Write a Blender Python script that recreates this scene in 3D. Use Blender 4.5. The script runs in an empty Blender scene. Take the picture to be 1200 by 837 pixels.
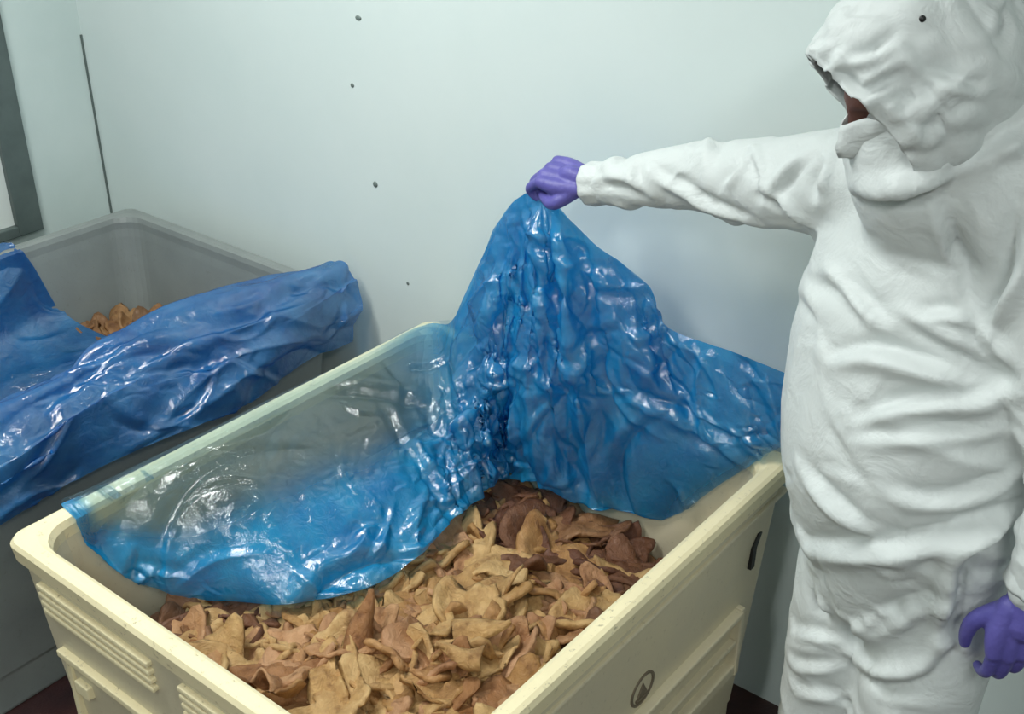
import bpy, bmesh, math, random
import numpy as np
from mathutils import Vector, Matrix, noise
from mathutils.bvhtree import BVHTree

random.seed(7)
RNG = np.random.default_rng(7)
SC = bpy.context.scene
COL = SC.collection

# ------------------------------------------------------------------ camera
FPX, PITCH, YAW = 1380.0, math.radians(28.3), math.radians(38.8)
CAM = Vector((0.0, 0.0, 2.16))
cd = bpy.data.cameras.new('camera'); cam = bpy.data.objects.new('camera', cd); COL.objects.link(cam)
cam.location = CAM
cam.rotation_euler = (math.pi / 2 - PITCH, 0, YAW)
cd.sensor_width = 36.0
cd.lens = 36.0 * FPX / 1200.0
cd.clip_start = 0.02
SC.camera = cam

# ------------------------------------------------------------------ world, exposure
w = bpy.data.worlds.new('world'); SC.world = w; w.use_nodes = True
w.node_tree.nodes['Background'].inputs[0].default_value = (0.75, 0.85, 0.85, 1)
w.node_tree.nodes['Background'].inputs[1].default_value = 0.3
SC.view_settings.view_transform = 'Standard'
SC.view_settings.look = 'None'
SC.view_settings.gamma = 1.0
SC.view_settings.use_curve_mapping = False
SC.view_settings.exposure = 0.14
LAMPS = [  # ceiling lamps: x, y, turn, watts
    (-2.05, 0.75, math.radians(90), 45.0),
    (0.75, -0.35, math.radians(90), 32.0),
    (-0.6, -1.1, math.radians(90), 26.0),
]
CEIL = 3.05

# measured sight lines (1200 x 837 frame) -> real points on known planes
_fw = Vector((-math.sin(YAW) * math.cos(PITCH), math.cos(YAW) * math.cos(PITCH), -math.sin(PITCH)))
_rt = Vector((math.cos(YAW), math.sin(YAW), 0)); _up = _rt.cross(_fw)
def ray(px, py):
    return _fw + _rt * ((px - 600) / FPX) + _up * ((418.5 - py) / FPX)
def at(px, py, X=None, Y=None, z=None, d=None):
    r = ray(px, py)
    if d is not None: t = d
    elif z is not None: t = (z - CAM.z) / r.z
    elif X is not None: t = (X - CAM.x) / r.x
    else: t = (Y - CAM.y) / r.y
    return CAM + r * t
def depth(P): return (Vector(P) - CAM).dot(_fw)

# ------------------------------------------------------------------ materials
def srgb(r, g, b):
    f = lambda c: (c / 12.92 if c <= .04045 else ((c + .055) / 1.055) ** 2.4)
    return (f(r / 255), f(g / 255), f(b / 255), 1)

class NT:
    def __init__(s, name):
        s.m = bpy.data.materials.new(name); s.m.use_nodes = True
        s.t = s.m.node_tree; s.b = s.t.nodes['Principled BSDF']; s.out = s.t.nodes['Material Output']
    def n(s, typ, **kw):
        x = s.t.nodes.new(typ)
        for k, v in kw.items():
            if k.startswith('i_'): x.inputs[k[2:].replace('_', ' ')].default_value = v
            else: setattr(x, k, v)
        return x
    def l(s, a, b): s.t.links.new(a, b)
    def ramp(s, fac, stops):
        r = s.n('ShaderNodeValToRGB'); e = r.color_ramp.elements
        while len(e) < len(stops): e.new(0.5)
        for q, (p, c) in zip(e, stops): q.position = p; q.color = c
        s.l(fac, r.inputs[0]); return r.outputs[0]
    def noise(s, scale, detail=4, rough=.55, coord='Object', stretch=None, dist=0):
        tc = s.n('ShaderNodeTexCoord'); src = tc.outputs[coord]
        if stretch:
            mp = s.n('ShaderNodeMapping'); mp.inputs['Scale'].default_value = stretch
            s.l(src, mp.inputs[0]); src = mp.outputs[0]
        x = s.n('ShaderNodeTexNoise'); x.inputs['Scale'].default_value = scale
        x.inputs['Detail'].default_value = detail; x.inputs['Roughness'].default_value = rough
        x.inputs['Distortion'].default_value = dist
        s.l(src, x.inputs['Vector']); return x.outputs['Fac']
    def bump(s, fac, strength, dist=.01):
        b = s.n('ShaderNodeBump'); b.inputs['Strength'].default_value = strength; b.inputs['Distance'].default_value = dist
        s.l(fac, b.inputs['Height']); return b.outputs[0]

def plain(name, c, rough=.5, c2=None, scale=6, bump=0, bscale=60, metal=0, spec=.5):
    t = NT(name)
    t.b.inputs['Roughness'].default_value = rough; t.b.inputs['Metallic'].default_value = metal
    t.b.inputs['Specular IOR Level'].default_value = spec
    if c2:
        t.l(t.ramp(t.noise(scale), [(.35, c), (.68, c2)]), t.b.inputs['Base Color'])
    else: t.b.inputs['Base Color'].default_value = c
    if bump: t.l(t.bump(t.noise(bscale), bump), t.b.inputs['Normal'])
    return t.m

M = {}
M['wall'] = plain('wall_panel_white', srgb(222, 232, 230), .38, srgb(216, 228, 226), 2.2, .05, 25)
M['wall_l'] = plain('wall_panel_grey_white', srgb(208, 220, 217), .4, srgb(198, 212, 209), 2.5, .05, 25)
M['ceil'] = plain('ceiling_white', srgb(225, 228, 224), .6, srgb(216, 220, 216), 3)
M['floor'] = plain('floor_red_brown', srgb(70, 38, 34), .45, srgb(46, 26, 26), 9, .2, 120)
M['gap'] = plain('dark_sealant', srgb(96, 108, 105), .7)
M['frame'] = plain('dark_grey_frame', srgb(92, 104, 102), .45, srgb(80, 92, 90), 12)
M['pane'] = plain('pale_pane', srgb(222, 228, 224), .2)
M['rivet'] = plain('grey_rivet', srgb(120, 132, 128), .5, metal=.3)
M['lamp_body'] = plain('lamp_white_metal', srgb(230, 230, 225), .4)
def emis(name, c, s):
    t = NT(name); t.b.inputs['Base Color'].default_value = c
    t.b.inputs['Emission Color'].default_value = c; t.b.inputs['Emission Strength'].default_value = s
    return t.m
M['tube'] = emis('fluorescent_tube', (0.92, 1.0, 0.96, 1), 6.0)

def plastic(name, ca, cb, dirt, dirt_amt):
    t = NT(name)
    base = t.ramp(t.noise(5, 5), [(.3, ca), (.7, cb)])
    mx = t.n('ShaderNodeMix', data_type='RGBA')
    dm = t.ramp(t.noise(70, 6, .7), [(.60, (0, 0, 0, 1)), (.72, (dirt_amt,) * 3 + (1,))])
    t.l(dm, mx.inputs[0]); t.l(base, mx.inputs[6]); mx.inputs[7].default_value = dirt
    t.l(mx.outputs[2], t.b.inputs['Base Color'])
    t.b.inputs['Roughness'].default_value = .42
    t.l(t.bump(t.noise(90, 3), .12, .004), t.b.inputs['Normal'])
    return t.m
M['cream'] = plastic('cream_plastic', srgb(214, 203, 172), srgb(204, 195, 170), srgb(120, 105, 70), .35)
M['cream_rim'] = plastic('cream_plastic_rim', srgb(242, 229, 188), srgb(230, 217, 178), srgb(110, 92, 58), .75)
M['grey_pl'] = plastic('grey_plastic', srgb(142, 148, 145), srgb(128, 134, 132), srgb(100, 95, 80), .3)
M['black'] = plain('black_mark', srgb(18, 18, 18), .5)
M['stamp'] = plain('stamp_brown_ink', srgb(112, 100, 82), .6)

def film(name, tint, body, alpha, rough=.16, bstr=.35, lo=.75):
    """thin translucent polythene: tinted see-through + blue diffuse/translucent body + gloss"""
    t = NT(name); t.t.nodes.remove(t.b)
    tr = t.n('ShaderNodeBsdfTransparent'); tr.inputs[0].default_value = tint
    pr = t.n('ShaderNodeBsdfPrincipled'); pr.inputs['Roughness'].default_value = rough
    pr.inputs['Specular IOR Level'].default_value = .9
    col = t.ramp(t.noise(7, 4, .6), [(.3, body[0]), (.7, body[1])])
    t.l(col, pr.inputs['Base Color'])
    tl = t.n('ShaderNodeBsdfTranslucent'); t.l(col, tl.inputs[0])
    m0 = t.n('ShaderNodeMixShader'); m0.inputs[0].default_value = .42
    t.l(pr.outputs[0], m0.inputs[1]); t.l(tl.outputs[0], m0.inputs[2])
    m1 = t.n('ShaderNodeMixShader')
    al = t.ramp(t.noise(5, 5, .6), [(.3, (alpha * lo,) * 3 + (1,)), (.7, (min(1, alpha * 1.25),) * 3 + (1,))])
    at_ = t.n('ShaderNodeAttribute', attribute_name='dens'); mu = t.n('ShaderNodeMath', operation='MULTIPLY')
    t.l(al, mu.inputs[0]); t.l(at_.outputs['Fac'], mu.inputs[1]); t.l(mu.outputs[0], m1.inputs[0])
    mt = t.n('ShaderNodeMix', data_type='RGBA'); t.l(at_.outputs['Fac'], mt.inputs[0])
    mt.inputs[6].default_value = (.93, .97, .97, 1); mt.inputs[7].default_value = tint; t.l(mt.outputs[2], tr.inputs[0])
    t.l(tr.outputs[0], m1.inputs[1]); t.l(m0.outputs[0], m1.inputs[2])
    gl = t.n('ShaderNodeBsdfGlossy'); gl.inputs['Roughness'].default_value = .12
    m2 = t.n('ShaderNodeMixShader'); m2.inputs[0].default_value = .10
    t.l(m1.outputs[0], m2.inputs[1]); t.l(gl.outputs[0], m2.inputs[2])
    bp = t.bump(t.noise(38, 5, .6, dist=.8), bstr, .012)
    for s_ in (pr, tl, gl): t.l(bp, s_.inputs['Normal'])
    t.l(m2.outputs[0], t.out.inputs[0])
    return t.m
M['film'] = film('blue_film', srgb(120, 195, 232), (srgb(0, 134, 206), srgb(46, 178, 236)), .80)
M['film_pale'] = film('blue_film_thin', srgb(205, 232, 238), (srgb(70, 150, 190), srgb(110, 175, 200)), .16)
M['film2'] = film('blue_film_heavy', srgb(110, 175, 225), (srgb(16, 104, 184), srgb(60, 150, 218)), .68)

def suit_mat():
    t = NT('white_coverall_fabric')
    t.b.inputs['Base Color'].default_value = srgb(211, 216, 215)
    t.b.inputs['Roughness'].default_value = .55
    t.b.inputs['Specular IOR Level'].default_value = .35
    a = t.bump(t.noise(14, 4, .55, dist=.6), .35, .02)
    b = t.n('ShaderNodeBump'); b.inputs['Strength'].default_value = .12; b.inputs['Distance'].default_value = .003
    t.l(t.noise(160, 2), b.inputs['Height']); t.l(a, b.inputs['Normal'])
    t.l(b.outputs[0], t.b.inputs['Normal'])
    return t.m
M['suit'] = suit_mat()
M['zip'] = plain('zip_tape_white', srgb(220, 226, 223), .45)
M['glove'] = plain('purple_nitrile', srgb(100, 94, 172), .45, srgb(86, 82, 158), 20, .15, 110)
M['skin'] = plain('brown_skin', srgb(104, 66, 56), .6, srgb(88, 56, 48), 15, .1, 150)
M['eye'] = plain('eye_white', srgb(225, 222, 215), .2)
M['iris'] = plain('dark_iris', srgb(35, 22, 16), .2)
M['brow'] = plain('dark_hair', srgb(24, 20, 18), .8)
M['lips'] = plain('lips', srgb(120, 66, 62), .5)

def scrap_mat(name, stops):
    t = NT(name)
    oi = t.n('ShaderNodeObjectInfo')
    base = t.ramp(oi.outputs['Random'], stops)
    mx = t.n('ShaderNodeMix', data_type='RGBA', blend_type='MULTIPLY'); mx.inputs[0].default_value = 1
    t.l(base, mx.inputs[6])
    t.l(t.ramp(t.noise(24, 5, .6), [(.30, (.34, .22, .13, 1)), (.46, (.80, .70, .58, 1)), (.70, (1.1, 1.07, 1.02, 1))]), mx.inputs[7])
    t.l(mx.outputs[2], t.b.inputs['Base Color'])
    t.b.inputs['Roughness'].default_value = .48
    t.l(t.bump(t.noise(48, 6, .7, dist=.8), .8, .012), t.b.inputs['Normal'])
    return t.m
M['scrap'] = scrap_mat('tan_skin_scrap', [(0, srgb(198, 160, 106)), (.3, srgb(206, 174, 124)), (.6, srgb(182, 140, 88)), (.85, srgb(194, 152, 118)), (1, srgb(158, 112, 68))])
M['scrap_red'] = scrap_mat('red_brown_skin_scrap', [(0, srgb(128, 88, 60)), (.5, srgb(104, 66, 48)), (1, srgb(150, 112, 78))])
M['bed'] = plain('scrap_mass', srgb(150, 108, 70), .5, srgb(96, 62, 40), 14, .6, 40)
M['scrap_old'] = scrap_mat('ochre_skin_scrap', [(0, srgb(168, 132, 92)), (.5, srgb(150, 110, 72)), (1, srgb(120, 92, 66))])

# ------------------------------------------------------------------ object helpers
def obj(name, me, mat, parent=None, label=None, smooth=None):
    if isinstance(me, bmesh.types.BMesh):
        bm = me; me = bpy.data.meshes.new(name); bm.normal_update(); bm.to_mesh(me); bm.free()
    o = bpy.data.objects.new(name, me); COL.objects.link(o)
    if mat is not None:
        me.materials.clear(); me.materials.append(mat)
    if parent: o.parent = parent
    if label: o['label'] = label
    if smooth is not None:
        me.polygons.foreach_set('use_smooth', [smooth] * len(me.polygons))
    return o
def tag(o, label, cat, group=None):
    o['label'] = label; o['category'] = cat
    if group: o['group'] = group
    return o
def thing(name, label, cat, loc=(0, 0, 0), group=None):
    o = bpy.data.objects.new(name, None); COL.objects.link(o); o.location = loc; o.empty_display_size = .1
    return tag(o, label, cat, group)
def put(o, parent):          # mesh was made in world coordinates; the parent is an unrotated Empty
    o.parent = parent; o.matrix_parent_inverse = Matrix.Translation(-parent.location); return o
def bx(bm, lo, hi, bev=0):
    vs = [bm.verts.new((x, y, z)) for x in (lo[0], hi[0]) for y in (lo[1], hi[1]) for z in (lo[2], hi[2])]
    fs = [bm.faces.new([vs[i] for i in q]) for q in ((0, 1, 3, 2), (4, 6, 7, 5), (0, 4, 5, 1), (2, 3, 7, 6), (0, 2, 6, 4), (1, 5, 7, 3))]
    if bev:
        es = list({e for f in fs for e in f.edges})
        bmesh.ops.bevel(bm, geom=es, offset=bev, segments=2, affect='EDGES', profile=.6)
def box(lo, hi, bev=0):
    bm = bmesh.new(); bx(bm, lo, hi, bev); bmesh.ops.recalc_face_normals(bm, faces=bm.faces); return bm
def struct(name, bm, mat, parent=None):
    o = obj(name, bm, mat, parent)
    if parent is None: o['kind'] = 'structure'
    return o
def gridmesh(name, P, close_u=False):
    m, n = P.shape[:2]
    me = bpy.data.meshes.new(name)
    f = []
    for i in range(m - 1):
        for j in range(n if close_u else n - 1):
            k = (j + 1) % n
            f.append((i * n + j, i * n + k, (i + 1) * n + k, (i + 1) * n + j))
    me.from_pydata(P.reshape(-1, 3).tolist(), [], f); me.update()
    return me
def cr(P, t):                # Catmull-Rom along axis 0
    P = np.asarray(P, float); n = len(P); t = np.clip(np.asarray(t, float), 0, n - 1 - 1e-9)
    i = t.astype(int); u = (t - i).reshape((-1,) + (1,) * (P.ndim - 1))
    g = lambda k: P[np.clip(k, 0, n - 1)]
    a, b, c, d = g(i - 1), g(i), g(i + 1), g(i + 2)
    return .5 * (2 * b + (c - a) * u + (2 * a - 5 * b + 4 * c - d) * u ** 2 + (3 * b - a - 3 * c + d) * u ** 3)
def resample(P, m, n):
    P = cr(P, np.linspace(0, P.shape[0] - 1, m))
    return cr(P.transpose(1, 0, 2), np.linspace(0, P.shape[1] - 1, n)).transpose(1, 0, 2)

def crumple(P, levels, pin=None, collide=None, seed=1):
    """grow slack into a sheet until it buckles: rest lengths longer than the guide surface, tethered to it"""
    rng = np.random.default_rng(seed)
    for (m, n, stretch, tether, bend, iters, amp) in levels:
        P = resample(P, m, n)
        T = P.copy()
        du = np.gradient(P, axis=1); dv = np.gradient(P, axis=0)
        N = np.cross(du, dv); N /= np.linalg.norm(N, axis=2, keepdims=True) + 1e-9
        P = P + N * rng.normal(0, amp, (m, n, 1))
        W = np.ones((m, n, 1))
        if pin is not None: W = pin(np.linspace(0, 1, m)[:, None], np.linspace(0, 1, n)[None, :])[..., None] * W
        pairs = []
        for ax in (0, 1):
            for par in (0, 1):
                L = P.shape[ax]
                a = np.arange(par, L - 1, 2)
                A = (a, slice(None)) if ax == 0 else (slice(None), a)
                B = (a + 1, slice(None)) if ax == 0 else (slice(None), a + 1)
                pairs.append((A, B))
        for par in (0, 1):
            a = np.arange(par, m - 1, 2)
            pairs.append(((a, slice(0, n - 1)), (a + 1, slice(1, n))))
            pairs.append(((a, slice(1, n)), (a + 1, slice(0, n - 1))))
        R = [np.linalg.norm(T[A] - T[B], axis=2) * stretch for A, B in pairs]
        for it in range(iters):
            for (A, B), r in zip(pairs, R):
                d = P[B] - P[A]; l = np.linalg.norm(d, axis=2) + 1e-9
                c = d * ((l - r) / l * .5)[..., None] * .8
                P[A] = P[A] + c * W[A]; P[B] = P[B] - c * W[B]
            if bend:
                L_ = np.zeros_like(P)
                L_[1:-1] += .5 * (P[:-2] + P[2:]) - P[1:-1]
                L_[:, 1:-1] += .5 * (P[:, :-2] + P[:, 2:]) - P[:, 1:-1]
                P = P + bend * L_ * W
            P = P + tether * (T - P)
            P = T + (P - T) * W
            if collide: P = collide(P)
    return P

def creases(V, N, seed, sets, field, mask=None, pick=None):
    """press random sharp folds into a surface: each a straight crease with a ridge on one side and a trough on the other"""
    rng = np.random.default_rng(seed); sh = V.shape
    V = V.reshape(-1, 3); N = N.reshape(-1, 3); D = np.zeros(len(V))
    for (K, lr, ar, wr, dev) in sets:
        w_ = None
        if pick is not None: w_ = pick(V, lr); w_ = w_ / w_.sum()
        ids = rng.choice(len(V), K, p=w_)
        for i in ids:
            c, n = V[i], N[i]
            f = np.asarray(field(c), float); f = f - n * (f @ n); l = np.linalg.norm(f)
            if l < 1e-6: continue
            f /= l; g = np.cross(n, f); a = rng.normal(0, dev); f, g = f * np.cos(a) + g * np.sin(a), g * np.cos(a) - f * np.sin(a)
            L = rng.uniform(*lr); am = rng.uniform(*ar) * (1 if rng.random() < .6 else -1); wd = rng.uniform(*wr)
            R = V - c
            k = np.nonzero(np.einsum('ij,ij->i', R, R) < (L * .5 + 5 * wd) ** 2)[0]
            R = R[k]; t = R @ f; b = rng.uniform(-1.2, 1.2) / L
            sd = R @ g - b * (t * t - L * L * .1)
            sd = np.where(np.abs(R @ n) > .08, 9, sd)
            env = np.clip(1 - (t / (L * .5)) ** 2, 0, 1)
            D[k] += am * env * (np.exp(-np.abs(sd) / wd) - .7 * np.exp(-((sd - 2.2 * wd) / (1.6 * wd)) ** 2))
    if mask is not None: D = D * mask.reshape(-1)
    return (V + N * D[:, None]).reshape(sh)
def gnormals(P):
    du = np.gradient(P, axis=1); dv = np.gradient(P, axis=0); N = np.cross(du, dv)
    return N / (np.linalg.norm(N, axis=2, keepdims=True) + 1e-9)
# ------------------------------------------------------------------ room
WX, WY = -3.47, 2.11
flo = struct('floor', box((WX, -3.2, -.1), (3.0, WY, 0)), M['floor'])
cei = struct('ceiling', box((WX, -3.2, CEIL), (3.0, WY, CEIL + .1)), M['ceil'])
wb = struct('wall_back', box((WX, WY, 0), (3.0, WY + .1, CEIL)), M['wall'])
wl = struct('wall_left', box((WX - .1, -3.2, 0), (WX, WY + .1, CEIL)), M['wall_l'])
struct('wall_right', box((3.0, -3.2, 0), (3.1, WY + .1, CEIL)), M['wall_l'])
struct('wall_front', box((WX - .1, -3.3, 0), (3.1, -3.2, CEIL)), M['wall_l'])
tr = struct('trim_1', box((WX, WY - .006, .15), (WX + .005, WY, 1.28)), M['gap'])
tr['label'] = 'dark open joint low in the corner of the two walls'
# rivets on the back wall
for px, py, r, sx in ((420, 21, .0065, 1.7), (413, 100, .006, 1.1), (440, 216, .0085, 1.0), (478, 332, .005, 1.0)):
    p = at(px, py, Y=WY)
    bm = bmesh.new()
    bmesh.ops.create_uvsphere(bm, u_segments=12, v_segments=6, radius=r)
    for v in bm.verts: v.co = Vector((v.co.x * sx, v.co.y * .45, v.co.z)) + Vector((p.x, WY - .0005, p.z))
    obj('rivet', bm, M['rivet'], wb, smooth=True)
# framed hatch window on the left wall
pc = at(46, 266, X=WX)
wy1, wz0 = pc.y, pc.z
wfw = .085
wn = bpy.data.objects.new('window_1', None); COL.objects.link(wn); wn['kind'] = 'structure'
wn['label'] = 'dark framed pale window on the left wall'; wn.location = (WX, wy1 - .5, wz0)
def wpart(name, lo, hi, mat, bev=.004): return put(obj(name, box(lo, hi, bev), mat), wn)
wpart('window_frame', (WX, wy1 - wfw, wz0), (WX + .03, wy1, wz0 + 1.3), M['frame'])
wpart('window_frame', (WX, wy1 - 1.1, wz0), (WX + .03, wy1 - 1.1 + wfw, wz0 + 1.3), M['frame'])
wpart('window_frame', (WX, wy1 - 1.1 + wfw, wz0), (WX + .03, wy1 - wfw, wz0 + .035), M['frame'])
wpart('window_frame', (WX, wy1 - 1.1 + wfw, wz0 + 1.3 - wfw), (WX + .03, wy1 - wfw, wz0 + 1.3), M['frame'])
wpart('window_pane', (WX, wy1 - 1.1 + wfw, wz0 + .035), (WX + .008, wy1 - wfw, wz0 + 1.3 - wfw), M['pane'], 0)

# ceiling lamps
for i, (x, y, a, wt) in enumerate(LAMPS):
    lp = thing('ceiling_lamp', ['fluorescent ceiling lamp above the cream bin', 'fluorescent ceiling lamp on the right behind the camera',
               'fluorescent ceiling lamp midway behind the camera'][i], 'lamp', (x, y, CEIL), 'fluorescent ceiling lamps')
    def lpart(n, bm, m, sm=None):
        o = obj(n, bm, m, lp, smooth=sm); o.rotation_euler = (0, 0, a); return o
    lpart('lamp_housing', box((-.66, -.11, -.06), (.66, .11, 0), .012), M['lamp_body'])
    for s in (-.05, .05):
        bm = bmesh.new(); bmesh.ops.create_cone(bm, cap_ends=True, segments=12, radius1=.016, radius2=.016, depth=1.2)
        bmesh.ops.transform(bm, verts=bm.verts, matrix=Matrix.Translation((0, s, -.085)) @ Matrix.Rotation(math.pi / 2, 4, 'Y'))
        lpart('fluorescent_tube', bm, M['tube'], True)
    for e in (-.63, .63): lpart('end_cap', box((e - .02, -.08, -.11), (e + .02, .08, -.055), .006), M['lamp_body'])
    ld = bpy.data.lights.new('lamp_light', 'AREA'); ld.shape = 'RECTANGLE'; ld.size = 1.25; ld.size_y = .25
    ld.energy = wt; ld.color = (.965, 1.0, .98)
    lo = bpy.data.objects.new('lamp_light', ld); COL.objects.link(lo); lo.parent = lp
    lo.location = (0, 0, -.115); lo.rotation_euler = (0, 0, a)

# ------------------------------------------------------------------ pallet bins
def rrect(x0, x1, y0, y1, r, seg=6):
    pts = []
    for cx, cy, a0 in ((x1 - r, y1 - r, 0), (x0 + r, y1 - r, 90), (x0 + r, y0 + r, 180), (x1 - r, y0 + r, 270)):
        for k in range(seg + 1):
            a = math.radians(a0 + 90 * k / seg); pts.append((cx + r * math.cos(a), cy + r * math.sin(a)))
    return pts
def bin_shell(x0, x1, y0, y1, H, z0, wall, taper, rin):
    """one moulded tub: outer skin, inner skin, tub floor"""
    bm = bmesh.new()
    def ring(ins, z, r): return [bm.verts.new((x, y, z)) for x, y in rrect(x0 + ins, x1 - ins, y0 + ins, y1 - ins, r)]
    rings = [ring(taper + .0, z0, .035), ring(.012, H - .06, .035), ring(.012, H - .035, .035), ring(wall, H - .035, rin),
             ring(wall + .004, H - .07, rin), ring(wall + taper * .8, z0 + .09, rin)]
    for a, b in zip(rings, rings[1:]):
        for i in range(len(a)):
            j = (i + 1) % len(a); bm.faces.new((a[i], a[j], b[j], b[i]))
    bm.faces.new(rings[0][::-1]); bm.faces.new(rings[-1])
    bmesh.ops.recalc_face_normals(bm, faces=bm.faces)
    return bm
def bin_rim(x0, x1, y0, y1, H, wall, rin, sag):
    """rounded lip running round the mouth, with a small step on its outer edge"""
    prof = [(.006, H - .050), (0, H - .046), (-.003, H - .014), (.002, H - .004), (.010, H), (wall - .012, H), (wall - .003, H - .005), (wall + .001, H - .02), (wall + .001, H - .045)]
    bm = bmesh.new(); rings = []
    for ins, z in prof:
        r = .034 + (rin - .034) * max(0, min(1, ins / wall))
        rings.append([bm.verts.new((x, y, z + sag * noise.noise(Vector((x * 5, y * 5, 1))))) for x, y in rrect(x0 + ins, x1 - ins, y0 + ins, y1 - ins, r)])
    rings.append(rings[0])
    for a, b in zip(rings, rings[1:]):
        for i in range(len(a)):
            j = (i + 1) % len(a); bm.faces.new((a[i], a[j], b[j], b[i]))
    bmesh.ops.recalc_face_normals(bm, faces=bm.faces)
    return bm

BX0, BX1, BY0, BY1, BH = -1.898, -.846, .81, 2.015, .79
LX0, LX1 = -3.20, -2.26
WALL, TAP = .040, .05
def make_bin(name, label, x0, x1, y0, y1, H, body, rim):
    t = thing(name, label, 'bin', ((x0 + x1) / 2, (y0 + y1) / 2, 0))
    put(obj('bin_body', bin_shell(x0, x1, y0, y1, H, .12, WALL, TAP, .075), body, smooth=False), t)
    put(obj('bin_rim', bin_rim(x0, x1, y0, y1, H, WALL, .075, .004), rim, smooth=False), t)
    for fx in (x0 + .06, (x0 + x1) / 2 - .07, x1 - .2):
        put(obj('skid', box((fx, y0 + .06, 0), (fx + .14, y1 - .06, .121), .01), body), t)
    return t
t_main = make_bin('pallet_bin', 'cream plastic pallet bin full of skin scraps in the foreground', BX0, BX1, BY0, BY1, BH, M['cream'], M['cream_rim'])
t_left = make_bin('pallet_bin', 'grey plastic pallet bin standing in the corner of the room', LX0, LX1, BY0, BY1, BH, M['grey_pl'], M['grey_pl'])

def face_x(z): return 0.012 + (TAP - .012) * (BH - .06 - z) / (BH - .06 - .12)   # inset of the outer skin at height z
def near_rib(x0, x1, z, h=.011, d=.012, parent=t_main, mat='cream_rim', name='rib', y0=BY0):
    yy = y0 + face_x(z)
    return put(obj(name, box((x0, yy - d, z - h / 2), (x1, yy + .012, z + h / 2), .003), M[mat]), parent)
def side_rib(y0, y1, z, h=.014, d=.012, mat='cream', name='rib'):
    xx = BX1 - face_x(z)
    return put(obj(name, box((xx - .012, y0, z - h / 2), (xx + d, y1, z + h / 2), .004), M[mat]), t_main)
# near face: groups of four fine ribs below the rim, and two raised panel ledges
g1a, g1b = at(38, 676, Y=BY0), at(170, 780, Y=BY0)
xa = g1a.x; gw = g1b.x - g1a.x
for gx in (xa, xa + gw + .085, xa + 2 * (gw + .085)):
    for k in range(4): near_rib(gx, gx + gw, .708 - .0205 * k)
la = at(62, 768, Y=BY0)
for px0 in (la.x, la.x + gw + .12, la.x + 2 * (gw + .12)):
    near_rib(px0, px0 + gw, la.z, .016, .016, name='panel_ledge')
    near_rib(px0, px0 + .016, la.z - .17, .33, .014, name='panel_ledge')
    near_rib(px0 + gw - .016, px0 + gw, la.z - .17, .33, .014, name='panel_ledge')
    near_rib(px0 + .03, px0 + .075, la.z - .075, .03, .014, name='latch_boss')
# right face: two raised bars round a recessed strip, low on the side
def side_at(px, py):
    p = at(px, py, X=BX1 - .03); return p.y, p.z
ya, za = side_at(742, 838); yb, zb = side_at(860, 727)
zc = (za + zb) / 2
side_rib(BY0 + .1, yb, zc + .012, .014, .022)
side_rib(BY0 + .1, yb + .0, zc - .075, .012, .018)
side_rib(BY0 + .1, yb + .01, zc - .155, .03, .024)
side_rib(yb, yb + .016, zc - .075, .19, .022)
side_rib(BY0 + .25, yb + .14, BH - .085, .012, .008)
# black strap tab near the far end of the right face
by, bz = side_at(876, 644)
xx = BX1 - face_x(bz)
bm = bmesh.new()
out = [(-.006, -.045), (.010, -.045), (.012, .006), (.030, .036), (.014, .040), (-.006, .012)]
def prism_x(bm, out, x, th, y, z):
    a = [bm.verts.new((x - .004, y + p, z + q)) for p, q in out]; b = [bm.verts.new((x + th, y + p, z + q)) for p, q in out]
    bm.faces.new(a[::-1]); bm.faces.new(b)
    for i in range(len(out)):
        j = (i + 1) % len(out); bm.faces.new((a[i], a[j], b[j], b[i]))
    bmesh.ops.recalc_face_normals(bm, faces=bm.faces)
prism_x(bm, out, xx, .006, by, bz)
put(obj('strap_tab', bm, M['black'], label='short black strap tab'), t_main)
# moulded round stamp
sy, sz = side_at(750, 806); xx = BX1 - face_x(sz)
st = bmesh.new()
for k in range(28):
    a0, a1 = 2 * math.pi * k / 28, 2 * math.pi * (k + 1) / 28
    q = [(sy + r * math.cos(a), sz + r * math.sin(a)) for r, a in ((.040, a0), (.040, a1), (.034, a1), (.034, a0))]
    va = [st.verts.new((xx + .003 - (z - sz) * -.06, y, z)) for y, z in q]; vb = [st.verts.new((xx - .004 - (z - sz) * -.06, y, z)) for y, z in q]
    st.faces.new(va); st.faces.new(vb[::-1])
    for i in range(4): st.faces.new((va[i], vb[i], vb[(i + 1) % 4], va[(i + 1) % 4]))
stamp = put(obj('stamp_ring', st, M['stamp'], label='round moulded stamp'), t_main)
for tri in ([(-.016, -.014), (.016, -.014), (0, .016)], [(-.02, -.024), (.02, -.024), (.02, -.019), (-.02, -.019)]):
    bm = bmesh.new(); prism_x(bm, tri, xx, .003, sy, sz); put(obj('stamp_mark', bm, M['stamp']), t_main)

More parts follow.
